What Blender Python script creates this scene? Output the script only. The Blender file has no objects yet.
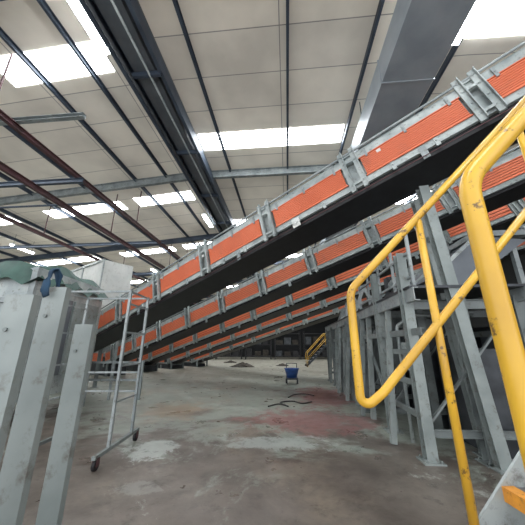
import bpy, math, random
from mathutils import Vector, Matrix
random.seed(4)
TH=math.radians(5.06); CT,ST=math.cos(TH),math.sin(TH)
CAMH=1.55; TILT=math.atan(83/270.0)
def C(x,f,h=0.0): return Vector((x*CT-f*ST, x*ST+f*CT, h))
def V(*a): return Vector(a)

# ---------------- materials
def newmat(name):
    m=bpy.data.materials.new(name); m.use_nodes=True
    nt=m.node_tree; b=nt.nodes['Principled BSDF']; return m,nt,b
def mat(name,c1,c2=None,scale=4,rough=.6,metal=0,bump=0,detail=6,lo=.35,hi=.65,dirt=None,dirtamt=.5,ds=4.3,d0=.54,d1=.70):
    m,nt,b=newmat(name); b.inputs['Roughness'].default_value=rough; b.inputs['Metallic'].default_value=metal
    c2=c2 or tuple(x*.75 for x in c1)
    tc=nt.nodes.new('ShaderNodeTexCoord'); n=nt.nodes.new('ShaderNodeTexNoise')
    n.inputs['Scale'].default_value=scale; n.inputs['Detail'].default_value=detail
    nt.links.new(tc.outputs['Object'],n.inputs['Vector'])
    r=nt.nodes.new('ShaderNodeValToRGB'); r.color_ramp.elements[0].position=lo; r.color_ramp.elements[1].position=hi
    r.color_ramp.elements[0].color=(*c2,1); r.color_ramp.elements[1].color=(*c1,1)
    nt.links.new(n.outputs['Fac'],r.inputs['Fac']); out=r.outputs['Color']
    if dirt:
        n2=nt.nodes.new('ShaderNodeTexNoise'); n2.inputs['Scale'].default_value=scale*ds; n2.inputs['Detail'].default_value=10; n2.inputs['Roughness'].default_value=.7
        nt.links.new(tc.outputs['Object'],n2.inputs['Vector'])
        r2=nt.nodes.new('ShaderNodeValToRGB'); r2.color_ramp.elements[0].position=d0; r2.color_ramp.elements[1].position=d1
        r2.color_ramp.elements[1].color=(dirtamt,)*3+(1,)
        nt.links.new(n2.outputs['Fac'],r2.inputs['Fac'])
        mx=nt.nodes.new('ShaderNodeMix'); mx.data_type='RGBA'; mx.inputs[7].default_value=(*dirt,1)
        nt.links.new(r2.outputs['Color'],mx.inputs[0]); nt.links.new(out,mx.inputs[6]); out=mx.outputs[2]
    nt.links.new(out,b.inputs['Base Color'])
    if bump:
        bp=nt.nodes.new('ShaderNodeBump'); bp.inputs['Strength'].default_value=bump; bp.inputs['Distance'].default_value=.01
        nt.links.new(n.outputs['Fac'],bp.inputs['Height']); nt.links.new(bp.outputs['Normal'],b.inputs['Normal'])
    return m
def emis(name,col,s):
    m,nt,b=newmat(name); b.inputs['Base Color'].default_value=(.8,.8,.8,1)
    b.inputs['Emission Color'].default_value=(*col,1); b.inputs['Emission Strength'].default_value=s; return m

M_steel=mat('painted_grey_steel',(.30,.335,.335),(.18,.21,.215),3,.45,.1,dirt=(.08,.07,.055),dirtamt=.85)
M_light=mat('light_grey_steel',(.40,.44,.43),(.24,.28,.28),3,.4,.15,dirt=(.09,.08,.065),dirtamt=.85)
M_post=mat('grey_green_steel_paint',(.26,.295,.285),(.17,.20,.195),2,.5,.1,dirt=(.10,.085,.07),dirtamt=.8)
M_plat=mat('shop_grey_structural_paint',(.20,.23,.225),(.11,.13,.13),2,.5,.1,dirt=(.08,.065,.05),dirtamt=.85)
M_dark=mat('dark_steel',(.055,.062,.07),(.022,.026,.03),3,.5,.3)
M_blue=mat('blue_grey_roof_steel',(.06,.083,.115),(.035,.048,.07),2,.55,.1)
M_red=mat('oxide_red_steel',(.10,.04,.045),(.06,.03,.03),3,.6,.1)
M_orange=mat('orange_guard_paint',(.68,.165,.07),(.60,.135,.055),.8,.5,0,dirt=(.28,.12,.08),dirtamt=.35,ds=3)
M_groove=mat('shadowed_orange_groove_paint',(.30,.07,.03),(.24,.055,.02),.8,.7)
M_belt=mat('black_rubber',(.010,.010,.012),(.005,.005,.006),5,.6)
M_yellow=mat('worn_yellow_paint',(.67,.40,.035),(.50,.285,.03),4,.33,0,bump=.12,dirt=(.12,.07,.03),dirtamt=.95,ds=4.5,d0=.58,d1=.63)
M_nos=mat('orange_nosing_paint',(.75,.33,.03),(.5,.2,.03),12,.6,dirt=(.1,.06,.03),dirtamt=.7)
M_tread=mat('grey_tread_steel',(.24,.25,.26),(.14,.14,.15),9,.5,.3,bump=.4,dirt=(.08,.07,.06),dirtamt=.8)
M_duct=mat('galvanised_duct',(.34,.38,.41),(.26,.30,.33),1.5,.45,.1)
M_gutter=mat('gutter_steel',(.15,.17,.19),(.10,.115,.13),1.5,.45,.2)
M_white=mat('off_white_panel',(.62,.63,.60),(.50,.52,.50),1.5,.55,dirt=(.25,.23,.2),dirtamt=.5)
M_green=mat('dark_green_tarpaulin',(.03,.09,.07),(.015,.05,.04),3,.6,bump=.6)
M_bluep=mat('blue_plastic',(.02,.07,.26),(.012,.045,.17),5,.4)
M_cloth=mat('dark_blue_cloth',(.012,.05,.10),(.006,.025,.05),12,.8,bump=.7)
M_rubble=mat('dark_rubbish',(.10,.08,.06),(.02,.02,.02),9,.9,bump=.8)
M_box=mat('dim_cardboard',(.045,.038,.03),(.02,.018,.015),4,.9)
M_sky=emis('rooflight_daylight',(.93,.97,1),12)
M_tube=emis('fluorescent_tube',(.95,.97,1),30)
M_cable=mat('black_cable',(.015,.015,.015),(.03,.03,.03),5,.5)
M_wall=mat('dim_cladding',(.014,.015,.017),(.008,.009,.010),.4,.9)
M_wallL=mat('grey_cladding',(.16,.17,.17),(.09,.10,.10),.4,.8)

def roofmat():
    m,nt,b=newmat('cream_roof_panels_added_glow'); b.inputs['Roughness'].default_value=.75
    tc=nt.nodes.new('ShaderNodeTexCoord')
    br=nt.nodes.new('ShaderNodeTexBrick'); br.offset=0; br.inputs['Scale'].default_value=1
    br.inputs['Brick Width'].default_value=2.3; br.inputs['Row Height'].default_value=1.15
    br.inputs['Mortar Size'].default_value=.014; br.inputs['Mortar Smooth'].default_value=.2
    br.inputs['Color1'].default_value=(.74,.695,.60,1); br.inputs['Color2'].default_value=(.65,.615,.54,1); br.inputs['Mortar'].default_value=(.28,.27,.25,1)
    nt.links.new(tc.outputs['Object'],br.inputs['Vector'])
    n=nt.nodes.new('ShaderNodeTexNoise'); n.inputs['Scale'].default_value=.5; n.inputs['Detail'].default_value=8
    nt.links.new(tc.outputs['Object'],n.inputs['Vector'])
    r=nt.nodes.new('ShaderNodeValToRGB'); r.color_ramp.elements[0].position=.3; r.color_ramp.elements[0].color=(.74,.74,.74,1); r.color_ramp.elements[1].position=.6
    nt.links.new(n.outputs['Fac'],r.inputs['Fac'])
    mx=nt.nodes.new('ShaderNodeMix'); mx.data_type='RGBA'; mx.blend_type='MULTIPLY'; mx.inputs[0].default_value=1
    nt.links.new(br.outputs['Color'],mx.inputs[6]); nt.links.new(r.outputs['Color'],mx.inputs[7]); nt.links.new(mx.outputs[2],b.inputs['Base Color'])
    nt.links.new(mx.outputs[2],b.inputs['Emission Color']); b.inputs['Emission Strength'].default_value=.12  # faint glow in the panel colour, added to brighten the roof underside
    return m
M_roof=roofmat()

def floormat():
    m,nt,b=newmat('worn_painted_concrete'); L=nt.links; N=nt.nodes
    tc=N.new('ShaderNodeTexCoord')
    def noise(s,d=8,dist=0,rough=.6):
        n=N.new('ShaderNodeTexNoise'); n.inputs['Scale'].default_value=s; n.inputs['Detail'].default_value=d; n.inputs['Distortion'].default_value=dist; n.inputs['Roughness'].default_value=rough
        L.new(tc.outputs['Object'],n.inputs['Vector']); return n.outputs['Fac']
    def ramp(f,a,bb,c0=(0,0,0),c1=(1,1,1)):
        r=N.new('ShaderNodeValToRGB'); r.color_ramp.elements[0].position=a; r.color_ramp.elements[1].position=bb
        r.color_ramp.elements[0].color=(*c0,1); r.color_ramp.elements[1].color=(*c1,1); L.new(f,r.inputs['Fac']); return r.outputs['Color']
    def mix(f,a,bcol):
        x=N.new('ShaderNodeMix'); x.data_type='RGBA'; L.new(f,x.inputs[0]); L.new(a,x.inputs[6])
        if isinstance(bcol,tuple): x.inputs[7].default_value=(*bcol,1)
        else: L.new(bcol,x.inputs[7])
        return x.outputs[2]
    base=ramp(noise(.9,12,.3,.7),.35,.65,(.068,.056,.047),(.165,.144,.122))
    sep=N.new('ShaderNodeSeparateXYZ'); L.new(tc.outputs['Object'],sep.inputs[0])
    mr=N.new('ShaderNodeMapRange'); mr.inputs[1].default_value=3.2; mr.inputs[2].default_value=9; L.new(sep.outputs['Y'],mr.inputs[0])
    ad=N.new('ShaderNodeMath'); ad.operation='MULTIPLY_ADD'; ad.inputs[1].default_value=.22; L.new(mr.outputs[0],ad.inputs[0]); L.new(noise(.55,14,.6,.75),ad.inputs[2])
    g=ramp(ad.outputs[0],.57,.63,(0,0,0),(.9,.9,.9))
    c=mix(g,base,(.225,.25,.215))
    c=mix(ramp(noise(.35,10,.4,.7),.52,.62,(0,0,0),(.6,.6,.6)),c,(.24,.205,.155))
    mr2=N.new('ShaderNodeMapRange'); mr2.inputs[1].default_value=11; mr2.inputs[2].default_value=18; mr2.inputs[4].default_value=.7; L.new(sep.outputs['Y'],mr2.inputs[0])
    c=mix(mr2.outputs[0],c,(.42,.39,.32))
    c=mix(ramp(noise(.8,14,.3,.8),.59,.64,(0,0,0),(.8,.8,.8)),c,(.31,.325,.295))
    def blob(px,py,rx,ry,col,c,amt=.8):
        mp=N.new('ShaderNodeMapping'); mp.vector_type='TEXTURE'; mp.inputs['Location'].default_value=(px,py,0); mp.inputs['Scale'].default_value=(rx,ry,1)
        L.new(tc.outputs['Object'],mp.inputs['Vector'])
        ln=N.new('ShaderNodeVectorMath'); ln.operation='LENGTH'; L.new(mp.outputs[0],ln.inputs[0])
        a=N.new('ShaderNodeMath'); a.operation='MULTIPLY_ADD'; a.inputs[1].default_value=4.2; L.new(noise(2.2,14,.5,.8),a.inputs[0]); L.new(ln.outputs['Value'],a.inputs[2])
        h=N.new('ShaderNodeMath'); h.operation='MULTIPLY'; h.inputs[1].default_value=.25; L.new(a.outputs[0],h.inputs[0])
        f=ramp(h.outputs[0],.68,.73,(amt,)*3,(0,0,0)); return mix(f,c,col)
    p=C(1.0,6.6); c=blob(p.x,p.y,1.7,1.2,(.20,.09,.085),c)
    p=C(2.0,9.6); c=blob(p.x,p.y,1.2,2.2,(.22,.085,.085),c)
    p=C(.2,5.2); c=blob(p.x,p.y,1.3,.4,(.31,.34,.315),c)
    p=C(-1.75,4.9); c=blob(p.x,p.y,.5,.5,(.36,.39,.365),c)
    p=C(-1.4,3.7); c=blob(p.x,p.y,.4,.2,(.25,.25,.23),c,.5)
    p=C(-2.2,7.5); c=blob(p.x,p.y,.9,1.2,(.25,.20,.14),c)
    c=mix(ramp(noise(3.5,14,.2,.8),.53,.66,(0,0,0),(.85,.85,.85)),c,(.045,.036,.03))
    c=mix(ramp(noise(14,6,.1,.7),.66,.72,(0,0,0),(.7,.7,.7)),c,(.27,.255,.22))
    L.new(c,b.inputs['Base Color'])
    L.new(ramp(noise(1.3),.3,.7,(.22,.22,.22),(.55,.55,.55)),b.inputs['Roughness'])
    bp=N.new('ShaderNodeBump'); bp.inputs['Strength'].default_value=.25; bp.inputs['Distance'].default_value=.01; L.new(noise(6),bp.inputs['Height']); L.new(bp.outputs['Normal'],b.inputs['Normal'])
    return m
M_floor=floormat()

# ---------------- mesh builder
class MB:
    def __init__(s): s.v=[]; s.f=[]; s.sm=[]; s.mi={}
    def poly(s,pts,faces,smooth=False):
        o=len(s.v); s.v+= [Vector(p) for p in pts]; s.f+=[[i+o for i in f] for f in faces]; s.sm+=[smooth]*len(faces); return s
    def hexa(s,p):
        return s.poly(p,[(0,3,2,1),(4,5,6,7),(0,1,5,4),(1,2,6,5),(2,3,7,6),(3,0,4,7)])
    def box(s,x0,x1,y0,y1,z0,z1,T=None):
        p=[V(x0,y0,z0),V(x1,y0,z0),V(x1,y1,z0),V(x0,y1,z0),V(x0,y0,z1),V(x1,y0,z1),V(x1,y1,z1),V(x0,y1,z1)]
        if T: p=[T(*q) for q in p]
        return s.hexa(p)
    def ext(s,prof,p0,p1,up=(0,0,1)):
        d=(p1-p0).normalized(); side=d.cross(Vector(up)).normalized(); u=side.cross(d)
        n=len(prof); pts=[p0+side*a+u*b for a,b in prof]+[p1+side*a+u*b for a,b in prof]
        fs=[tuple(range(n))[::-1],tuple(range(n,2*n))]+[(i,(i+1)%n,n+(i+1)%n,n+i) for i in range(n)]
        return s.poly(pts,fs)
    def bar(s,p0,p1,w,h,up=(0,0,1)):
        return s.ext([(-w/2,-h/2),(w/2,-h/2),(w/2,h/2),(-w/2,h/2)],p0,p1,up)
    def ibeam(s,p0,p1,w,h,t=.012,up=(0,0,1)):
        a,b=w/2,h/2; k=t/2
        return s.ext([(-a,-b),(a,-b),(a,-b+t),(k,-b+t),(k,b-t),(a,b-t),(a,b),(-a,b),(-a,b-t),(-k,b-t),(-k,-b+t),(-a,-b+t)],p0,p1,up)
    def chan(s,p0,p1,w,h,t=.01,up=(0,0,1),flip=1):
        a,b=w/2*flip,h/2
        return s.ext([(-a,-b),(a,-b),(a,-b+t),(-a+t*flip,-b+t),(-a+t*flip,b-t),(a,b-t),(a,b),(-a,b)],p0,p1,up)
    def tube(s,path,r,n=14):
        path=[Vector(p) for p in path]; m=len(path); t0=(path[1]-path[0]).normalized()
        a=Vector((0,0,1)) if abs(t0.z)<.9 else Vector((1,0,0)); nrm=(a-t0*a.dot(t0)).normalized(); rings=[]
        for i,p in enumerate(path):
            if i==0:t=t0
            elif i==m-1:t=(path[i]-path[i-1]).normalized()
            else:t=((path[i+1]-path[i]).normalized()+(path[i]-path[i-1]).normalized()).normalized()
            nrm=(nrm-t*nrm.dot(t)).normalized(); bi=t.cross(nrm)
            rings+= [p+(nrm*math.cos(2*math.pi*j/n)+bi*math.sin(2*math.pi*j/n))*r for j in range(n)]
        fs=[]
        for i in range(m-1):
            for j in range(n):
                k=(j+1)%n; fs.append((i*n+j,i*n+k,(i+1)*n+k,(i+1)*n+j))
        s.poly(rings,fs,True); o=len(s.v)-len(rings)
        s.f+=[list(range(o,o+n))[::-1],list(range(o+(m-1)*n,o+m*n))]; s.sm+=[False]*2
        return s
    def cyl(s,p0,p1,r,n=18): return s.tube([p0,p1],r,n)
    def obj(s,name,m,parent=None,label=None,category=None,**kw):
        base=Vector(kw.pop('base',(0,0,0))) if parent is None else Vector(parent['_b'])
        me=bpy.data.meshes.new(name); me.from_pydata([tuple(v-base) for v in s.v],[],s.f); me.update()
        for p,q in zip(me.polygons,s.sm): p.use_smooth=q
        me.materials.append(m)
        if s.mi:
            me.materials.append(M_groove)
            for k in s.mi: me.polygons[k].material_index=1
        bmfix(me)
        o=bpy.data.objects.new(name,me); bpy.context.collection.objects.link(o)
        if parent: o.parent=parent
        else: o.location=base; o['_b']=tuple(base)
        if label:o['label']=label
        if category:o['category']=category
        for k,v in kw.items(): o[k]=v
        return o
import bmesh
def bmfix(me):
    bm=bmesh.new(); bm.from_mesh(me); bmesh.ops.recalc_face_normals(bm,faces=bm.faces); bm.to_mesh(me); bm.free()
def empty(name,base,label,category,**kw):
    o=bpy.data.objects.new(name,None); o.empty_display_size=.2; bpy.context.collection.objects.link(o); o.location=base
    o['_b']=tuple(base); o['label']=label; o['category']=category
    for k,v in kw.items(): o[k]=v
    return o
def fillet(pts,r,n=8):
    pts=[Vector(p) for p in pts]; out=[pts[0]]
    for i in range(1,len(pts)-1):
        a,b,c=pts[i-1],pts[i],pts[i+1]; u=(a-b).normalized(); w=(c-b).normalized()
        ang=u.angle(w); t=min(r/math.tan(ang/2),(a-b).length*.49,(c-b).length*.49)
        rr=t*math.tan(ang/2); cen=b+(u+w).normalized()*(rr/math.sin(ang/2)); s0=b+u*t-cen; s1=b+w*t-cen
        tot=s0.angle(s1); ax=s0.cross(s1).normalized()
        for k in range(n+1): out.append(cen+Matrix.Rotation(tot*k/n,3,ax)@s0)
    out.append(pts[-1]); return out
TC=lambda a,bb,c:C(a,bb,c)

# ---------------- setting
def zr(X): return 9.0-(.09*(-4-X) if X<-4 else 0)-(.05*(X-5) if X>5 else 0)
XL,XR,YB,YF=-24,15,-5,40
MB().box(XL,XR,YB,YF,-.1,0).obj('floor',M_floor,kind='structure',label='worn concrete warehouse floor with patchy faded paint')
b=MB()
xs=[XL,-4,5,XR]
for a,c in zip(xs,xs[1:]):
    b.hexa([V(a,YB,zr(a)),V(c,YB,zr(c)),V(c,YF,zr(c)),V(a,YF,zr(a)),V(a,YB,zr(a)+.1),V(c,YB,zr(c)+.1),V(c,YF,zr(c)+.1),V(a,YF,zr(a)+.1)])
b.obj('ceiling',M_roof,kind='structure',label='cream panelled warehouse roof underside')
MB().box(XL-.1,XL,YB,YF,0,7.3).obj('wall_left',M_wallL,kind='structure',label='grey clad side wall')
MB().box(XR,XR+.1,YB,YF,0,8.6).obj('wall_right',M_wall,kind='structure',label='dim clad side wall')
MB().box(XL,XR,YF,YF+.1,0,9).obj('wall_back',M_wall,kind='structure',label='dim clad end wall')
wn=1
def rooflight(x0,x1,y0,y1):
    global wn
    b=MB(); e=.015
    b.hexa([V(x0,y0,zr(x0)-e),V(x1,y0,zr(x1)-e),V(x1,y1,zr(x1)-e),V(x0,y1,zr(x0)-e),V(x0,y0,zr(x0)),V(x1,y0,zr(x1)),V(x1,y1,zr(x1)),V(x0,y1,zr(x0))])
    b.obj('window_%d'%wn,M_sky,kind='structure',label='translucent rooflight panel, bright daylight'); wn+=1
for y in (-2.5,4.5,11.5,18.2,26,33):
    rooflight(-7.6,-4.65,y,y+.8); rooflight(-12.5,-8.4,y+.1,y+.9); rooflight(-19.5,-14.5,y,y+.9)
for y in (-1,7.9,15,22,29): rooflight(-3.1,2.2,y,y+.85)
for y in (-1.5,4.1,12.5,20,28): rooflight(4.6,8.8,y,y+1.2)
for y in (-3.4,3.2,10,16.7,23.4,30.1,36.8):
    b=MB()
    for a,c in zip(xs,xs[1:]): b.ibeam(V(a,y,zr(a)-.27),V(c,y,zr(c)-.27),.16,.34,.02)
    b.obj('roof_rafter',M_steel if y==10 else M_blue,label='steel rafter spanning under the cream roof',category='roof beam',group='roof rafters')
for x in [-21.5,-19,-16.5,-14,-11.5,-9,-6.6,-5.2,-2.3,.2,2.3,4.5,6.6,9,11.5]:
    MB().chan(V(x,YB,zr(x)-.1),V(x,YF,zr(x)-.1),.07,.17,.012).obj('roof_purlin',M_blue,label='blue-grey steel purlin running along the roof',category='roof beam',group='roof purlins')
g=empty('gutter_trunking',(-3.5,10,8.2),'dark steel valley gutter trunking with pale side plate','gutter')
MB().ext([(-.40,0),(.40,0),(.28,-.55),(-.28,-.55)],V(-3.55,YB,8.98),V(-3.55,YF,8.98)).obj('gutter_body',M_gutter,g)
MB().chan(V(-4.0,YB,8.5),V(-4.0,YF,8.5),.1,.5,.015).obj('side_channel',M_blue,g)
MB().chan(V(-3.1,YB,8.5),V(-3.1,YF,8.5),.1,.35,.015,flip=-1).obj('side_channel',M_blue,g)
for y in range(-4,40,3): MB().box(-4.02,-3.1,y,y+.08,8.28,8.42).obj('cross_bracket',M_blue,g)
MB().tube([V(-3.85,YB,8.2),V(-3.85,YF,8.2)],.04,8).obj('conduit',M_dark,g)
MB().tube([V(-3.4,YB,8.3),V(-3.4,YF,8.3)],.03,8).obj('conduit',M_light,g)
g=empty('air_duct',(3,14,7.5),'long wide rectangular galvanised air duct under the roof','duct')
MB().box(2.35,3.5,YB,34,7.4,8.1).obj('duct_body',M_duct,g)
for y in range(-4,34,3): MB().box(2.33,3.52,y,y+.04,7.38,8.12).obj('duct_flange',M_duct,g)
for y in range(-3,34,5):
    for x in (2.5,3.35): MB().cyl(V(x,y,8.1),V(x,y,9.0),.015,8).obj('hanger_rod',M_dark,g)
for (x,h,w) in ((-6.9,7.0,.15),(-8.1,6.5,.19),(-11.5,6.6,.15)):
    g=empty('hanging_runway_beam',(x,10,h),'oxide-red steel runway beam hung below the roof','steel beam',group='red runway beams')
    MB().ibeam(V(x,-3,h),V(x,34,h),.12,w,.02).obj('beam',M_red,g)
    for y in (-2,4.5,11,17.5,24,30.5): MB().bar(V(x,y,h),V(x,y,zr(x)),.035,.035,(0,1,0)).obj('hanger',M_red,g)
for y,h in ((7.3,6.75),(13.5,6.95),(20,6.95)):
    b=MB(); b.ibeam(V(-23.9,y,h+.1),V(-6.7,y,h+.1),.12,.16,.015); b.obj('cross_beam',M_blue,label='blue-grey steel cross beam below the roof',category='steel beam',group='cross beams')
MB().chan(V(-9.5,5.05,7.14),V(-5.0,5.05,7.14),.12,.12,.012).obj('cross_beam',M_steel,label='short grey steel bar lying across the red runway beam',category='steel beam',group='cross beams')
MB().tube([V(-15,8.6,6.75),V(-6.8,8.6,6.75)],.04,8).obj('overhead_pipe',M_blue,label='thin blue-grey overhead pipe below the roof',category='pipe')
def fluoro(x,y,h):
    g=empty('fluorescent_light',(x,y,h),'ceiling-hung fluorescent batten light, switched on','light',group='fluorescent batten lights')
    MB().box(x-.11,x+.11,y-.75,y+.75,h,h+.08).obj('housing',M_white,g)
    for k in(-.055,.055): MB().cyl(V(x+k,y-.7,h-.03),V(x+k,y+.7,h-.03),.045,10).obj('lamp_tube',M_tube,g)
    for k in(-.6,.6): MB().cyl(V(x,y+k,h+.08),V(x,y+k,zr(x)),.008,6).obj('hanger_rod',M_dark,g)
for x,y,h in ((-4.25,3.75,8.4),(-4.25,13.4,8.2),(-4.25,20.6,8.2),(-16,14.2,7.2),(-16,22,7.2),(-10.3,20,7.2),(4.05,4.2,8.3),(4.05,12,8.3)): fluoro(x,y,h)

# ---------------- conveyors
DH=Vector((-.8146,.580,0)); SL=.256
DC=Vector((DH.x,DH.y,-SL)).normalized(); Q=Vector((.580,.8146,0)); NN=DC.cross(Q)
if NN.z<0: NN=-NN
def TP(a,q,z):
    w=Vector((3.10,3.33,0))+DH*a+Q*q; return C(w.x,w.y,z)
def ribpanel(T,x0,x1,rows,n0=.085,n1=.475,qo=0):
    b=MB(); pts=[]; st=(n1-n0)/rows
    for k in range(rows):
        n=n0+st*k
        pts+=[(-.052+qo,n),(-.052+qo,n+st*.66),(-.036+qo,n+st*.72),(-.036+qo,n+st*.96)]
    pts.append((-.052+qo,n1))
    m=len(pts); vv=[T(x0,q,n) for q,n in pts]+[T(x1,q,n) for q,n in pts]+[T(x0,qo-.02,n) for q,n in pts]+[T(x1,qo-.02,n) for q,n in pts]
    fs=[]
    for k in range(m-1):
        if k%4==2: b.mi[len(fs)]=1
        fs+= [(k,k+1,m+k+1,m+k),(2*m+k,3*m+k,3*m+k+1,2*m+k+1),(k,2*m+k,2*m+k+1,k+1),(m+k,m+k+1,3*m+k+1,3*m+k)]
    b.poly(vv,fs); b.box(x0-.02,x1+.02,qo-.06,qo-.03,n1,n1+.017,T); b.box(x0-.02,x1+.02,qo-.06,qo-.03,n0-.015,n0+.001,T)
    return b
def conveyor(p,dh,s0,s1,legs,label,W=1.0,rows=11,off=-.30,tail=0,pan=.17):
    P0=Vector((3.10,3.33,4.73))+Q*p+Vector((0,0,dh))
    def T(a,q,n):
        w=P0+Vector((DH.x*a,DH.y*a,-SL*a))+Q*q+NN*n; return C(w.x,w.y,w.z)
    mid=T((s0+s1)/2,W/2,0)
    g=empty('conveyor',(mid.x,mid.y,0),label,'conveyor',group='inclined belt conveyors')
    b=MB(); b.box(s0,s1,-.03,.03,-.05,.07,T); b.box(s0,s1,-.045,.05,.49,.58,T); b.box(s0,s1,-.02,.03,.58,.68,T)
    b.box(s0,s1,.03,.04,.07,.49,T)
    b.obj('side_frame',M_light,g)
    b=MB(); b.tube([T(s0,-.06,.71),T(s1,-.06,.71)],.022,8); b.obj('top_rail',M_steel,g)
    b=MB(); b.box(s0,s1,W-.03,W+.03,-.02,.07,T); b.box(s0,s1,W,W+.012,.07,.5,T); b.box(s0,s1,W-.04,W+.04,.5,.62,T); b.obj('rear_side_frame',M_steel,g)
    b=MB(); b.box(s0,s1,.04,W-.03,-pan,-.03,T); b.obj('return_belt_pan',M_belt,g)
    b=MB(); b.box(s0-.1,s1+.1,.12,W-.12,.28,.30,T); b.obj('belt',M_belt,g)
    a=math.ceil((s0-off)/1.937)*1.937+off
    js=[]
    while a<s1+.01: js.append(a); a+=1.937
    edges=[s0]+js+[s1]
    for e0,e1 in zip(edges,edges[1:]):
        x0=e0+.19; x1=e1-.19
        if x1-x0<.3: continue
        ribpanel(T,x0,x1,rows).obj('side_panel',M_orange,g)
        for o in (x0+.12,(x0+x1)/2,x1-.12):
            b=MB(); b.box(o-.02,o+.02,-.072,-.045,.44,.64,T); b.cyl(T(o,-.072,.54),T(o,-.085,.54),.012,6); b.obj('panel_clip',M_steel,g)
        if p<1:
            for o in (x0+.5,x1-.4):
                b=MB(); b.box(o-.03,o+.03,-.05,-.03,-.10,.06,T); b.cyl(T(o,-.05,.0),T(o,-.065,.0),.014,6); b.obj('skirt_tab',M_light,g)
    for a in js:
        b=MB()
        for o in (-.11,.11):
            b.box(a+o-.045,a+o+.045,-.075,-.03,-.12,.80,T); b.box(a+o-.045,a+o-.032,-.13,-.03,-.12,.80,T)
        b.box(a-.13,a+.13,-.08,-.03,.0,.05,T); b.box(a-.13,a+.13,-.08,-.03,.5,.55,T); b.box(a-.08,a+.08,-.06,-.035,.66,.72,T)
        for o in (-.10,.10):
            for n in (.03,.25,.52,.70): b.cyl(T(a+o,-.075,n),T(a+o,-.09,n),.014,8)
        b.obj('joint_bracket',M_light,g)
    for a in js[::2]:
        o=.9
        b=MB(); b.box(a+o-.05,a+o+.05,-.045,-.03,-.20,.03,T); b.cyl(T(a+o,-.045,-.15),T(a+o,-.065,-.15),.018,8); b.obj('roller_bracket',M_steel,g)
    for nm,a in(('tail_drum',s1),('head_drum',s0)):
        MB().cyl(T(a,-.02,.12),T(a,W+.02,.12),.17,20).obj(nm,M_dark,g)
    for a in legs:
        t0=T(a,0,-.02); t1=T(a,W,-.02)
        b=MB(); b0=V(t0.x,t0.y,0); b1=V(t1.x,t1.y,0)
        b.ibeam(b0,t0,.1,.1,.01,(0,1,0)); b.ibeam(b1,t1,.1,.1,.01,(0,1,0))
        h=t0.z; k=min(.5,h*.6)
        while True:
            b.bar(V(t0.x,t0.y,k),V(t1.x,t1.y,k),.05,.06); k+=.9
            if k>=h-.3: break
        for q in(b0,b1): b.box(q.x-.11,q.x+.11,q.y-.11,q.y+.11,0,.012)
        b.obj('support_trestle',M_plat,g)
    if tail:
        z0=T(s1,0,0).z; TT=lambda a,q,n:TP(a,q+p,z0+n)
        e=s1+tail
        b=MB(); b.box(s1-.02,e,-.03,.03,-.03,.07,TT); b.box(s1-.02,e,-.04,.04,.49,.62,TT); b.obj('tail_side_frame',M_steel,g)
        b=MB(); b.box(s1-.02,e,W-.03,W+.03,-.03,.62,TT); b.obj('tail_rear_frame',M_steel,g)
        b=MB(); b.box(s1,e,.04,W-.04,-.1,.3,TT); b.obj('tail_belt',M_belt,g)
        b=MB(); b.box(s1-.6,e,p+.06,p+W-.06,0,z0-.11,TP); b.obj('tail_plinth',M_dark,g)
        k=s1+.2
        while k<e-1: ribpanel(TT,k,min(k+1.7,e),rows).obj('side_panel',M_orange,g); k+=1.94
    return T,g
T1,g1=conveyor(0,.03,-6,16.3,[-3.2,12.5,15.8],'highest inclined steel conveyor with large orange ribbed side guards',rows=10)
T2,g2=conveyor(3.2,.16,-8,16.6,[-5,-1.6,16.2],'inclined steel conveyor with orange side guards, under the highest one',rows=6,off=.2,tail=3,pan=.12)
T3,g3=conveyor(5.6,.16,-8,17.3,[-4,0.5,16.8],'inclined steel conveyor with orange side guards, middle of the row',rows=4,off=.5,tail=5,pan=.10)
T4,g4=conveyor(8.0,.18,-7,17.8,[-4,2.5,17.2],'inclined steel conveyor with orange side guards, middle of the row',rows=4,off=0,tail=7,pan=.10)
T5,g5=conveyor(10.4,.20,-5,18,[-3,3.2,17.3],'inclined steel conveyor with orange side guards at row end',rows=3,off=.3,tail=8,pan=.10)
b=MB(); b.box(2.86,3.02,-.1,-.08,-.20,.0,T1); b.cyl(T1(2.94,-.1,-.10),T1(2.94,-.125,-.10),.04,12); b.obj('pull_cord_bracket',M_white,g1,label='small white pull-cord switch bracket')
for s in(-1.3,1.1,5.5,7.4): MB().box(s,s+.07,-.062,-.055,.38,.44,T1).obj('paper_tag',M_white,g1,label='small pale paper tag')
MB().tube([T1(-6,-.07,-.16),T1(2.9,-.07,-.17),T1(16,-.07,-.16)],.008,6).obj('pull_cord',M_red,g1,label='thin red emergency pull cord')

# ---------------- right platform
g=empty('steel_platform',(3.2,8,0),'grey steel support platform of columns, rungs and beams beneath conveyors','platform')
cols=[4.6,6.0,7.6,9.1,10.6,12.2,13.8]
for i,y in enumerate(cols):
    for j,x in enumerate((1.95,2.75,3.6)):
        top=3.05 if (j==0 and i<2) else 2.3
        b=MB(); b.ibeam(V(x,y,0),V(x,y,top),.15,.15,.012,(0,1,0)); b.box(x-.14,x+.14,y-.14,y+.14,0,.02)
        for k in((-.1,-.1),(.1,-.1),(-.1,.1),(.1,.1)): b.cyl(V(x+k[0],y+k[1],.02),V(x+k[0],y+k[1],.05),.012,6)
        b.obj('column',M_post if j==0 and i<2 else M_plat,g)
for x in (1.95,3.6):
    MB().chan(V(x,4.2,2.3),V(x,14.2,2.3),.08,.2,.012).obj('main_beam',M_steel,g)
    MB().chan(V(x,4.2,1.75),V(x,14.2,1.75),.05,.1,.01).obj('mid_beam',M_plat,g)
for i in(0,2,4):
    for h in (.55,1.0,1.45): MB().bar(V(1.95,cols[i],h),V(1.95,cols[i+1],h),.05,.08).obj('rung',M_plat,g)
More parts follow.
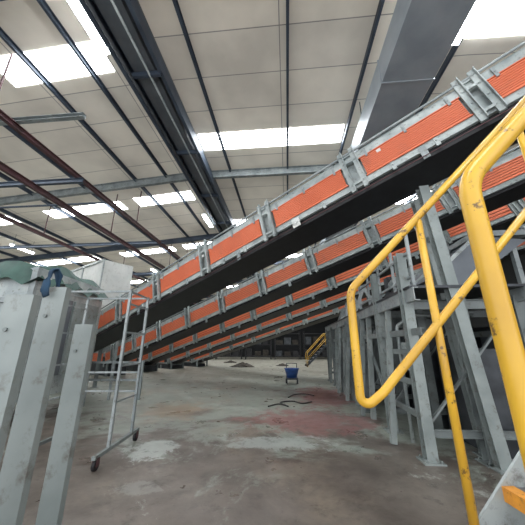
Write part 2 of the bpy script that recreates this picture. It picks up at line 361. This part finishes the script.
for i,y in enumerate(cols):
    MB().chan(V(1.95,y,2.18),V(4.6,y,2.18),.06,.15).obj('cross_member',M_plat,g)
    MB().chan(V(1.95,y,.35),V(3.6,y,.35),.05,.1).obj('cross_member',M_plat,g)
    MB().bar(V(1.98,y+.05,.4),V(3.55,y+.05,2.1),.05,.03).obj('diagonal_brace',M_plat,g)
for i in(1,3,5): MB().bar(V(1.98,cols[i],.3),V(1.98,cols[i+1],2.15),.06,.03).obj('diagonal_brace',M_plat,g)
for y in (6.9,8.3,9.9,11.4,13):
    MB().bar(V(1.85,y,.0),V(1.98,y,2.2),.10,.10,(0,1,0)).obj('stub_post',M_post,g)
    MB().bar(V(1.98,y,1.7),V(2.35,y,2.2),.05,.05).obj('knee_brace',M_plat,g)
for y in (5.3,7.2,8.9,10.3): MB().bar(V(1.7,y,0),V(1.98,y+.25,2.2),.09,.09,(0,1,0)).obj('raking_strut',M_post,g)
for i,y in enumerate((4.75,6.2,7.8,9.3,10.8)): MB().box(2.9,3.5,y,y+1.1,.02,1.5+.2*(i%2)).obj('infill_housing',M_dark,g)
MB().box(1.9,4.6,4.3,14.2,2.4,2.44).obj('deck_plate',M_dark,g)
for y in(4.35,5.1,5.9,6.7,7.5): MB().bar(V(2.0,y,2.44),V(2.0,y,3.4),.045,.045,(0,1,0)).obj('guard_post',M_steel,g)
for h in(2.6,3.0,3.4): MB().bar(V(2.0,4.35,h),V(2.0,7.5,h),.04,.04).obj('guard_rail',M_steel,g)
for y in(5.4,8.7): MB().tube(fillet([V(2.05,y,0),V(2.05,y,1.9),V(2.4,y+.1,2.1),V(3.5,y+.1,2.1)],.12),.03,10).obj('conduit',M_light,g)
for y in (4.9,7.9,11):
    MB().box(2.02,2.2,y,y+.35,1.15,1.6).obj('junction_box',M_light,g,label='light grey electrical junction box')
for x,y in ((2.3,8.0),(2.3,9.4),(2.45,11),(2.6,12.6)):
    for s in(-1,1): MB().bar(V(x+s*.35,y,2.44),V(x,y+.2,3.2),.09,.07,(0,1,0)).obj('bearer_leg',M_steel,g)
# splayed trestle
g=empty('conveyor_trestle',tuple(C(3.1,4.6)),'tall splayed grey steel trestle holding up the highest conveyor','support frame')
def tre(xa,fa,xb,fb,top,dx):
    for (x,f) in((xa,fa),(xb,fb)):
        p=C(x,f,0); q=C(x+dx,f,top); b=MB(); b.ibeam(p,q,.16,.14,.012,(0,1,0)); b.box(p.x-.14,p.x+.14,p.y-.14,p.y+.14,0,.02); b.obj('leg',M_post,g)
    for k in(.2,.5,.8):
        MB().bar(C(xa+dx*k,fa,top*k),C(xb+dx*k,fb,top*k),.05,.09).obj('rung',M_post,g)
tre(3.15,4.15,3.3,4.6,4.2,-.35)
for i,(y0,y1,h) in enumerate(((5.0,6.9,1.9),(7.2,9.0,1.6))):
    g=empty('machine_cabinet',(4.6,(y0+y1)/2,0),'dark steel machinery cabinet standing among the platform columns','machine',group='machinery cabinets')
    MB().box(3.85,5.4,y0,y1,.1,h).obj('body',M_dark,g)
    MB().box(3.80,3.85,y0+.1,y0+.9,.3,h-.15).obj('door',M_gutter,g)
    MB().box(3.80,3.85,y0+1.0,y1-.1,.3,h-.15).obj('door',M_dark,g)
    MB().box(3.77,3.80,y0+.78,y0+.82,h*.5,h*.5+.15).obj('handle',M_light,g)
    MB().box(3.9,5.3,y0+.05,y1-.05,0,.1).obj('plinth',M_belt,g)
g=empty('chute_housing',(3.4,5.9,2.44),'grey sheet-steel discharge chute with ribs on the platform','machine')
b=MB(); b.hexa([V(2.6,5.0,2.7),V(3.0,5.0,2.44),V(3.0,6.7,2.44),V(2.6,6.7,2.7),V(3.6,5.0,3.5),V(4.4,5.0,3.4),V(4.4,6.7,3.4),V(3.6,6.7,3.5)]); b.obj('chute_body',M_gutter,g)
for y in (4.97,5.8,6.68): MB().bar(V(2.55,y,2.66),V(3.58,y,3.54),.05,.06).obj('rib',M_light,g)
MB().box(3.5,4.45,4.95,6.75,3.48,3.58).obj('rim',M_steel,g)
for y in(5.1,6.6): MB().bar(V(4.2,y,2.44),V(4.2,y,3.45),.08,.08,(0,1,0)).obj('leg',M_steel,g)
g=empty('gear_motor',(2.4,5.3,2.44),'grey ribbed electric gear motor bolted to the platform','motor')
MB().cyl(V(2.15,5.12,2.68),V(2.15,5.5,2.68),.12,20).obj('motor_body',M_steel,g)
for k in range(5): MB().cyl(V(2.15,5.15+.06*k,2.68),V(2.15,5.165+.06*k,2.68),.135,20).obj('cooling_fin',M_steel,g)
MB().box(2.05,2.3,5.5,5.75,2.5,2.88).obj('gearbox',M_dark,g); MB().box(2.03,2.31,5.12,5.76,2.44,2.55).obj('base_plate',M_dark,g)

# ---------------- yellow stair
g=empty('stair',tuple(C(.8,.85)),'steel industrial stair with worn yellow tubular handrails','stairs')
def hr(f,r,posts,x0,t,mrail):
    top=[C(2.6,f,t+2.6),C(x0,f,t+x0),C(x0,f,mrail+x0-.02),C(x0+.10,f,mrail+x0+.05),C(2.6,f,mrail+2.55)]
    MB().tube(fillet(top,.10,8),r,16).obj('handrail',M_yellow,g)
    for x in posts:
        MB().tube([C(x,f,x+.05),C(x,f,t-.02+x)],r*.92,14).obj('handrail_post',M_yellow,g)
hr(1.25,.0185,(.79,1.46,2.2),.41,1.385,.90); hr(.45,.0175,(1.5,2.2),.392,1.46,.86)
for f in(.47,1.25):
    b=MB()
    b.hexa([C(-.12,f-.006,0),C(.08,f-.006,0),C(2.7,f-.006,2.62),C(2.6,f-.006,2.72),C(-.12,f+.006,0),C(.08,f+.006,0),C(2.7,f+.006,2.62),C(2.6,f+.006,2.72)])
    b.obj('stringer',M_light,g)
for i in range(1,12):
    x=-.145+i*.215; h=x+.10
    MB().box(x,x+.24,.476,1.244,h-.03,h,TC).obj('tread',M_tread,g)
    MB().box(x-.012,x+.035,.476,1.244,h-.045,h+.004,TC).obj('tread_nosing',M_nos,g)

# ---------------- left steel posts
for (x,f,h,w) in((-1.07,1.20,1.765,.125),(-1.09,1.42,1.845,.115),(-1.06,1.66,1.67,.105)):
    g=empty('steel_post',tuple(C(x,f)),'upright grey-green painted channel-section steel post','post',group='steel channel posts')
    b=MB(); b.chan(C(x,f,0),C(x,f,h),.04,w,.01,tuple(C(1,0,0)),flip=1); b.obj('channel',M_post,g)
    b=MB(); b.box(x-.09,x+.09,f-.07,f+.07,0,.015,TC); b.obj('base_plate',M_post,g)
    for z in(.4,h-.15):
        b=MB(); b.cyl(C(x-.02,f-.02,z),C(x-.02,f-.028,z),.009,8); b.obj('bolt',M_plat,g)
def spl(pts,n=8):
    out=[]
    P=[pts[0]]+pts+[pts[-1]]
    for i in range(1,len(P)-2):
        for k in range(n):
            t=k/n; out.append(.5*((2*P[i])+(-P[i-1]+P[i+1])*t+(2*P[i-1]-5*P[i]+4*P[i+1]-P[i+2])*t*t+(-P[i-1]+3*P[i]-3*P[i+1]+P[i+2])*t**3))
    out.append(pts[-1]); return out
b=MB(); cx,cf=-1.115,1.40
pts=[C(cx+.0,cf-.032,1.79),C(cx-.004,cf-.035,1.85),C(cx-.004,cf-.025,1.91),C(cx+.0,cf,1.945),C(cx+.006,cf+.03,1.91),C(cx+.0,cf+.05,1.80)]
c1=spl(pts,5); m=len(c1); vv=[]
for j,o in enumerate((-.014,-.008,.0,.008,.015)):
    for i,p in enumerate(c1): vv.append(p+C(o*(1+.5*math.sin(i*.45))+.003*math.sin(i*.9+j*2),.005*math.cos(i*1.3+j*1.7),.007*math.sin(j*2.1+i*.5)))
b.poly(vv,[(j*m+i,j*m+i+1,(j+1)*m+i+1,(j+1)*m+i) for j in range(4) for i in range(m-1)],True)
co=b.obj('cloth_rag',M_cloth,label='dark blue rag draped over a steel post',category='rag',base=tuple(C(cx,cf,1.85)))
sd=co.modifiers.new('s','SOLIDIFY'); sd.thickness=.006

# ---------------- wheeled frame
g=empty('mobile_rack_frame',tuple(C(-2.7,4.7)),'grey tubular mobile rack frame on black castors','trolley')
for x in(-2.17,-3.3):
    MB().bar(C(x,4.05,.16),C(x,5.35,.16),.05,.045).obj('base_rail',M_plat,g)
    for f in(4.4,5.1):
        MB().bar(C(x,f,.16),C(x,f,2.42),.038,.038,(0,1,0)).obj('upright',M_steel,g)
    for h in(.75,1.25,1.75,2.2,2.4): MB().bar(C(x,4.4,h),C(x,5.1,h),.025,.025).obj('rung',M_steel,g)
    for f in(4.12,5.28):
        MB().cyl(C(x-.02,f,.065),C(x+.02,f,.065),.065,18).obj('castor_wheel',M_belt,g)
        b=MB(); b.box(x-.035,x-.025,f-.03,f+.03,.05,.15,TC); b.box(x+.025,x+.035,f-.03,f+.03,.05,.15,TC); b.box(x-.035,x+.035,f-.03,f+.03,.135,.15,TC); b.obj('castor_fork',M_red,g)
for f in(4.4,5.1):
    MB().bar(C(-3.3,f,2.4),C(-2.17,f,2.4),.03,.03).obj('top_bar',M_steel,g)
for h in(.8,1.1): MB().bar(C(-3.3,5.1,h),C(-2.17,5.1,h),.028,.028).obj('lower_bar',M_steel,g)

g=empty('guard_barrier',tuple(C(-4.6,8.6)),'low grey steel guard barrier with two rails','barrier')
for x in(-5.6,-4.6,-3.7): MB().bar(C(x,8.9,0),C(x,8.9,1.1),.06,.06,(0,1,0)).obj('post',M_steel,g)
for h in(.55,1.05): MB().bar(C(-5.6,8.9,h),C(-3.7,8.9,h),.05,.06).obj('rail',M_steel,g)

# ---------------- left machine
g=empty('sorting_machine',tuple(C(-6.5,6.6)),'large pale grey clad machine under a dark green tarpaulin','machine')
MB().box(-9,-4.75,5.6,8.0,.5,3.15,TC).obj('body',M_light,g)
for x in(-8.8,-7.5,-6.2,-4.82):
    MB().box(x-.05,x+.07,5.52,5.6,0,3.15,TC).obj('frame_rib',M_steel,g)
    MB().box(x-.05,x+.07,7.9,8.0,0,.5,TC).obj('leg',M_steel,g)
for h in(.9,1.6,2.4): MB().box(-9,-4.75,5.5,5.6,h,h+.1,TC).obj('cross_rib',M_steel,g)
MB().box(-4.75,-4.7,5.8,6.7,.9,2.6,TC).obj('side_door',M_gutter,g)
MB().box(-4.75,-4.7,6.8,7.8,.9,2.6,TC).obj('side_door',M_post,g)
b=MB(); n=14; top=[]
for i in range(n+1):
    for j in range(n+1):
        x=-9.1+4.45*i/n; f=5.45+2.65*j/n
        z=3.26+.065*math.sin(i*1.7+j*.9)+.14*(1-abs(2*j/n-1))
        if i in(0,n) or j in(0,n): z=2.85+.10*math.sin(i*2.3+j*1.9)
        top.append(C(x,f,z))
b.poly(top,[(i*(n+1)+j,(i+1)*(n+1)+j,(i+1)*(n+1)+j+1,i*(n+1)+j+1) for i in range(n) for j in range(n)],True)
b.obj('tarpaulin',M_green,g)
g=empty('feed_hopper',tuple(TP(16.2,2.0,0)),'off-white clad feed hopper box on steel legs','hopper')
h0,h1=14.3,19
MB().box(h0,h1,1.35,2.8,2.3,5.6,TP).obj('hopper_body',M_white,g)
for a in(h0+.05,(h0+h1)/2,h1-.05): MB().box(a-.05,a+.05,1.3,1.35,2.2,5.55,TP).obj('frame_rib',M_light,g)
MB().box(h0,h1,1.28,1.36,5.55,5.65,TP).obj('top_rib',M_light,g); MB().box(h0,h1,1.28,1.36,2.2,2.3,TP).obj('bottom_rib',M_light,g)
for a in(h0+.3,h1-.3):
    for q in(1.45,2.7): MB().box(a-.06,a+.06,q-.06,q+.06,0,2.3,TP).obj('leg',M_steel,g)

# ---------------- centre floor items
o=C(1.25,12.4); g=empty('tub_trolley',tuple(o),'small blue plastic tub trolley with black wheels','trolley')
n=20
prof=[(.17,.24),(.25,.58),(.28,.62),(.25,.62),(.16,.27)]
pts=[];fs=[]
for r,z in prof:
    for k in range(n):
        a=2*math.pi*k/n; pts.append(V(o.x+r*math.cos(a)*1.2,o.y+r*math.sin(a),z))
for i in range(len(prof)-1):
    for k in range(n): fs.append((i*n+k,i*n+(k+1)%n,(i+1)*n+(k+1)%n,(i+1)*n+k))
fs+=[tuple(range(n))[::-1],tuple(range(4*n,5*n))]
b=MB(); b.poly(pts,fs,True); b.obj('tub',M_bluep,g)
b=MB(); b.box(o.x-.25,o.x+.25,o.y-.18,o.y+.18,.18,.24)
for k in(-.22,.22): b.bar(V(o.x+k,o.y+.15,.2),V(o.x+k,o.y+.3,.8),.03,.03,(0,1,0))
b.bar(V(o.x-.22,o.y+.3,.8),V(o.x+.22,o.y+.3,.8),.03,.03)
for k in(-.2,.2): b.bar(V(o.x+k,o.y-.15,0),V(o.x+k,o.y-.15,.2),.03,.03,(0,1,0))
b.obj('chassis',M_dark,g)
for k in(-.24,.24): MB().cyl(V(o.x+k-.03,o.y+.1,.1),V(o.x+k+.03,o.y+.1,.1),.1,16).obj('wheel',M_belt,g)
MB().tube(spl([C(.15,7.9,.02),C(.45,8.2,.02),C(.68,7.9,.02),C(.5,8.4,.02),C(.85,8.6,.02),C(1.1,8.3,.02),C(1.4,8.5,.02)]),.018,8).obj('cable',M_cable,label='loose black cable lying in curls on the floor',category='cable')
MB().tube(spl([C(.8,9.2,.02),C(1.05,9.7,.02),C(1.4,9.8,.02),C(1.65,9.5,.02)]),.016,8).obj('cable',M_cable,label='short black cable offcut on the floor',category='cable')
def heap(x,f,r,lab,nm='debris_heap',cat='rubbish'):
    b=MB(); n=16; pts=[];fs=[]
    for i in range(6):
        rr=r*(1-i/5.5); z=.3*r*(i/5)
        for k in range(n): 
            a=2*math.pi*k/n; q=rr*(1+random.uniform(-.25,.25)); pts.append(C(x+q*math.cos(a),f+q*.7*math.sin(a),z+(random.uniform(0,.3*r*.3) if i else 0)))
    for i in range(5):
        for k in range(n): fs.append((i*n+k,i*n+(k+1)%n,(i+1)*n+(k+1)%n,(i+1)*n+k))
    fs+=[tuple(range(5*n,6*n)),tuple(range(n))[::-1]]
    b.poly(pts,fs); b.obj(nm,M_rubble,label=lab,category=cat)
heap(-3.0,27,.6,'low heap of dark debris on the floor'); heap(-1.5,22.0,.9,'wide heap of dark rubbish on the floor'); heap(1.6,23,.5,'low heap of dark debris on the floor')
for i in range(20):
    x=random.uniform(-2.5,1.8); f=random.uniform(5,15); heap(x,f,random.uniform(.025,.055),'small crumb of dark debris on the floor','debris_scrap','rubbish')
g=empty('access_stair',tuple(C(4.2,22)),'small yellow-railed steel access stair','stairs')
for f in(21.6,22.4):
    MB().tube(fillet([C(3.4,f,0),C(3.4,f,1.0),C(5.0,f,2.6),C(5.0,f,1.6)],.1),.025,8).obj('handrail',M_yellow,g)
    MB().tube([C(3.4,f,.5),C(5,f,2.1)],.02,8).obj('mid_rail',M_yellow,g)
    MB().bar(C(3.3,f,.05),C(5.0,f,1.65),.04,.12).obj('stringer',M_dark,g)
for i in range(7): MB().box(3.4+.22*i,3.65+.22*i,21.6,22.4,.2+.22*i,.23+.22*i,TC).obj('tread',M_tread,g)
for x in(-9,-5.5,-2,1.5,5,8.5):
    g=empty('storage_rack',tuple(C(x,34)),'dim steel storage rack stacked with boxes by the end wall','rack',group='storage racks')
    for dx in(0,3):
        for f in(33.5,34.5): MB().bar(C(x+dx,f,0),C(x+dx,f,3.2),.1,.1,(0,1,0)).obj('upright',M_belt,g)
    for h in(.3,1.6,2.9): MB().box(x,x+3,33.5,34.5,h,h+.08,TC).obj('shelf',M_belt,g)
    for k in range(3):
        for h in(.38,1.68): MB().box(x+.15+k*.95,x+.15+k*.95+random.uniform(.5,.8),33.6,34.4,h,h+random.uniform(.4,.9),TC).obj('stored_box',random.choice([M_box,M_dark,M_belt]),g)

# ---------------- lights, world, camera
w=bpy.data.worlds.new('world'); bpy.context.scene.world=w; w.use_nodes=True
w.node_tree.nodes['Background'].inputs[0].default_value=(.95,.96,1,1); w.node_tree.nodes['Background'].inputs[1].default_value=1.7
cd=bpy.data.cameras.new('camera'); cam=bpy.data.objects.new('camera',cd); bpy.context.collection.objects.link(cam)
cd.sensor_width=36; cd.lens=36*270/525.0; cd.clip_start=.02; cd.clip_end=200
cam.location=(0,0,CAMH); cam.rotation_euler=(math.pi/2+TILT,0,TH)
bpy.context.scene.camera=cam
bpy.context.scene.view_settings.view_transform='Standard'
bpy.context.scene.view_settings.exposure=.55
for o in bpy.data.objects:
    if '_b' in o: del o['_b']
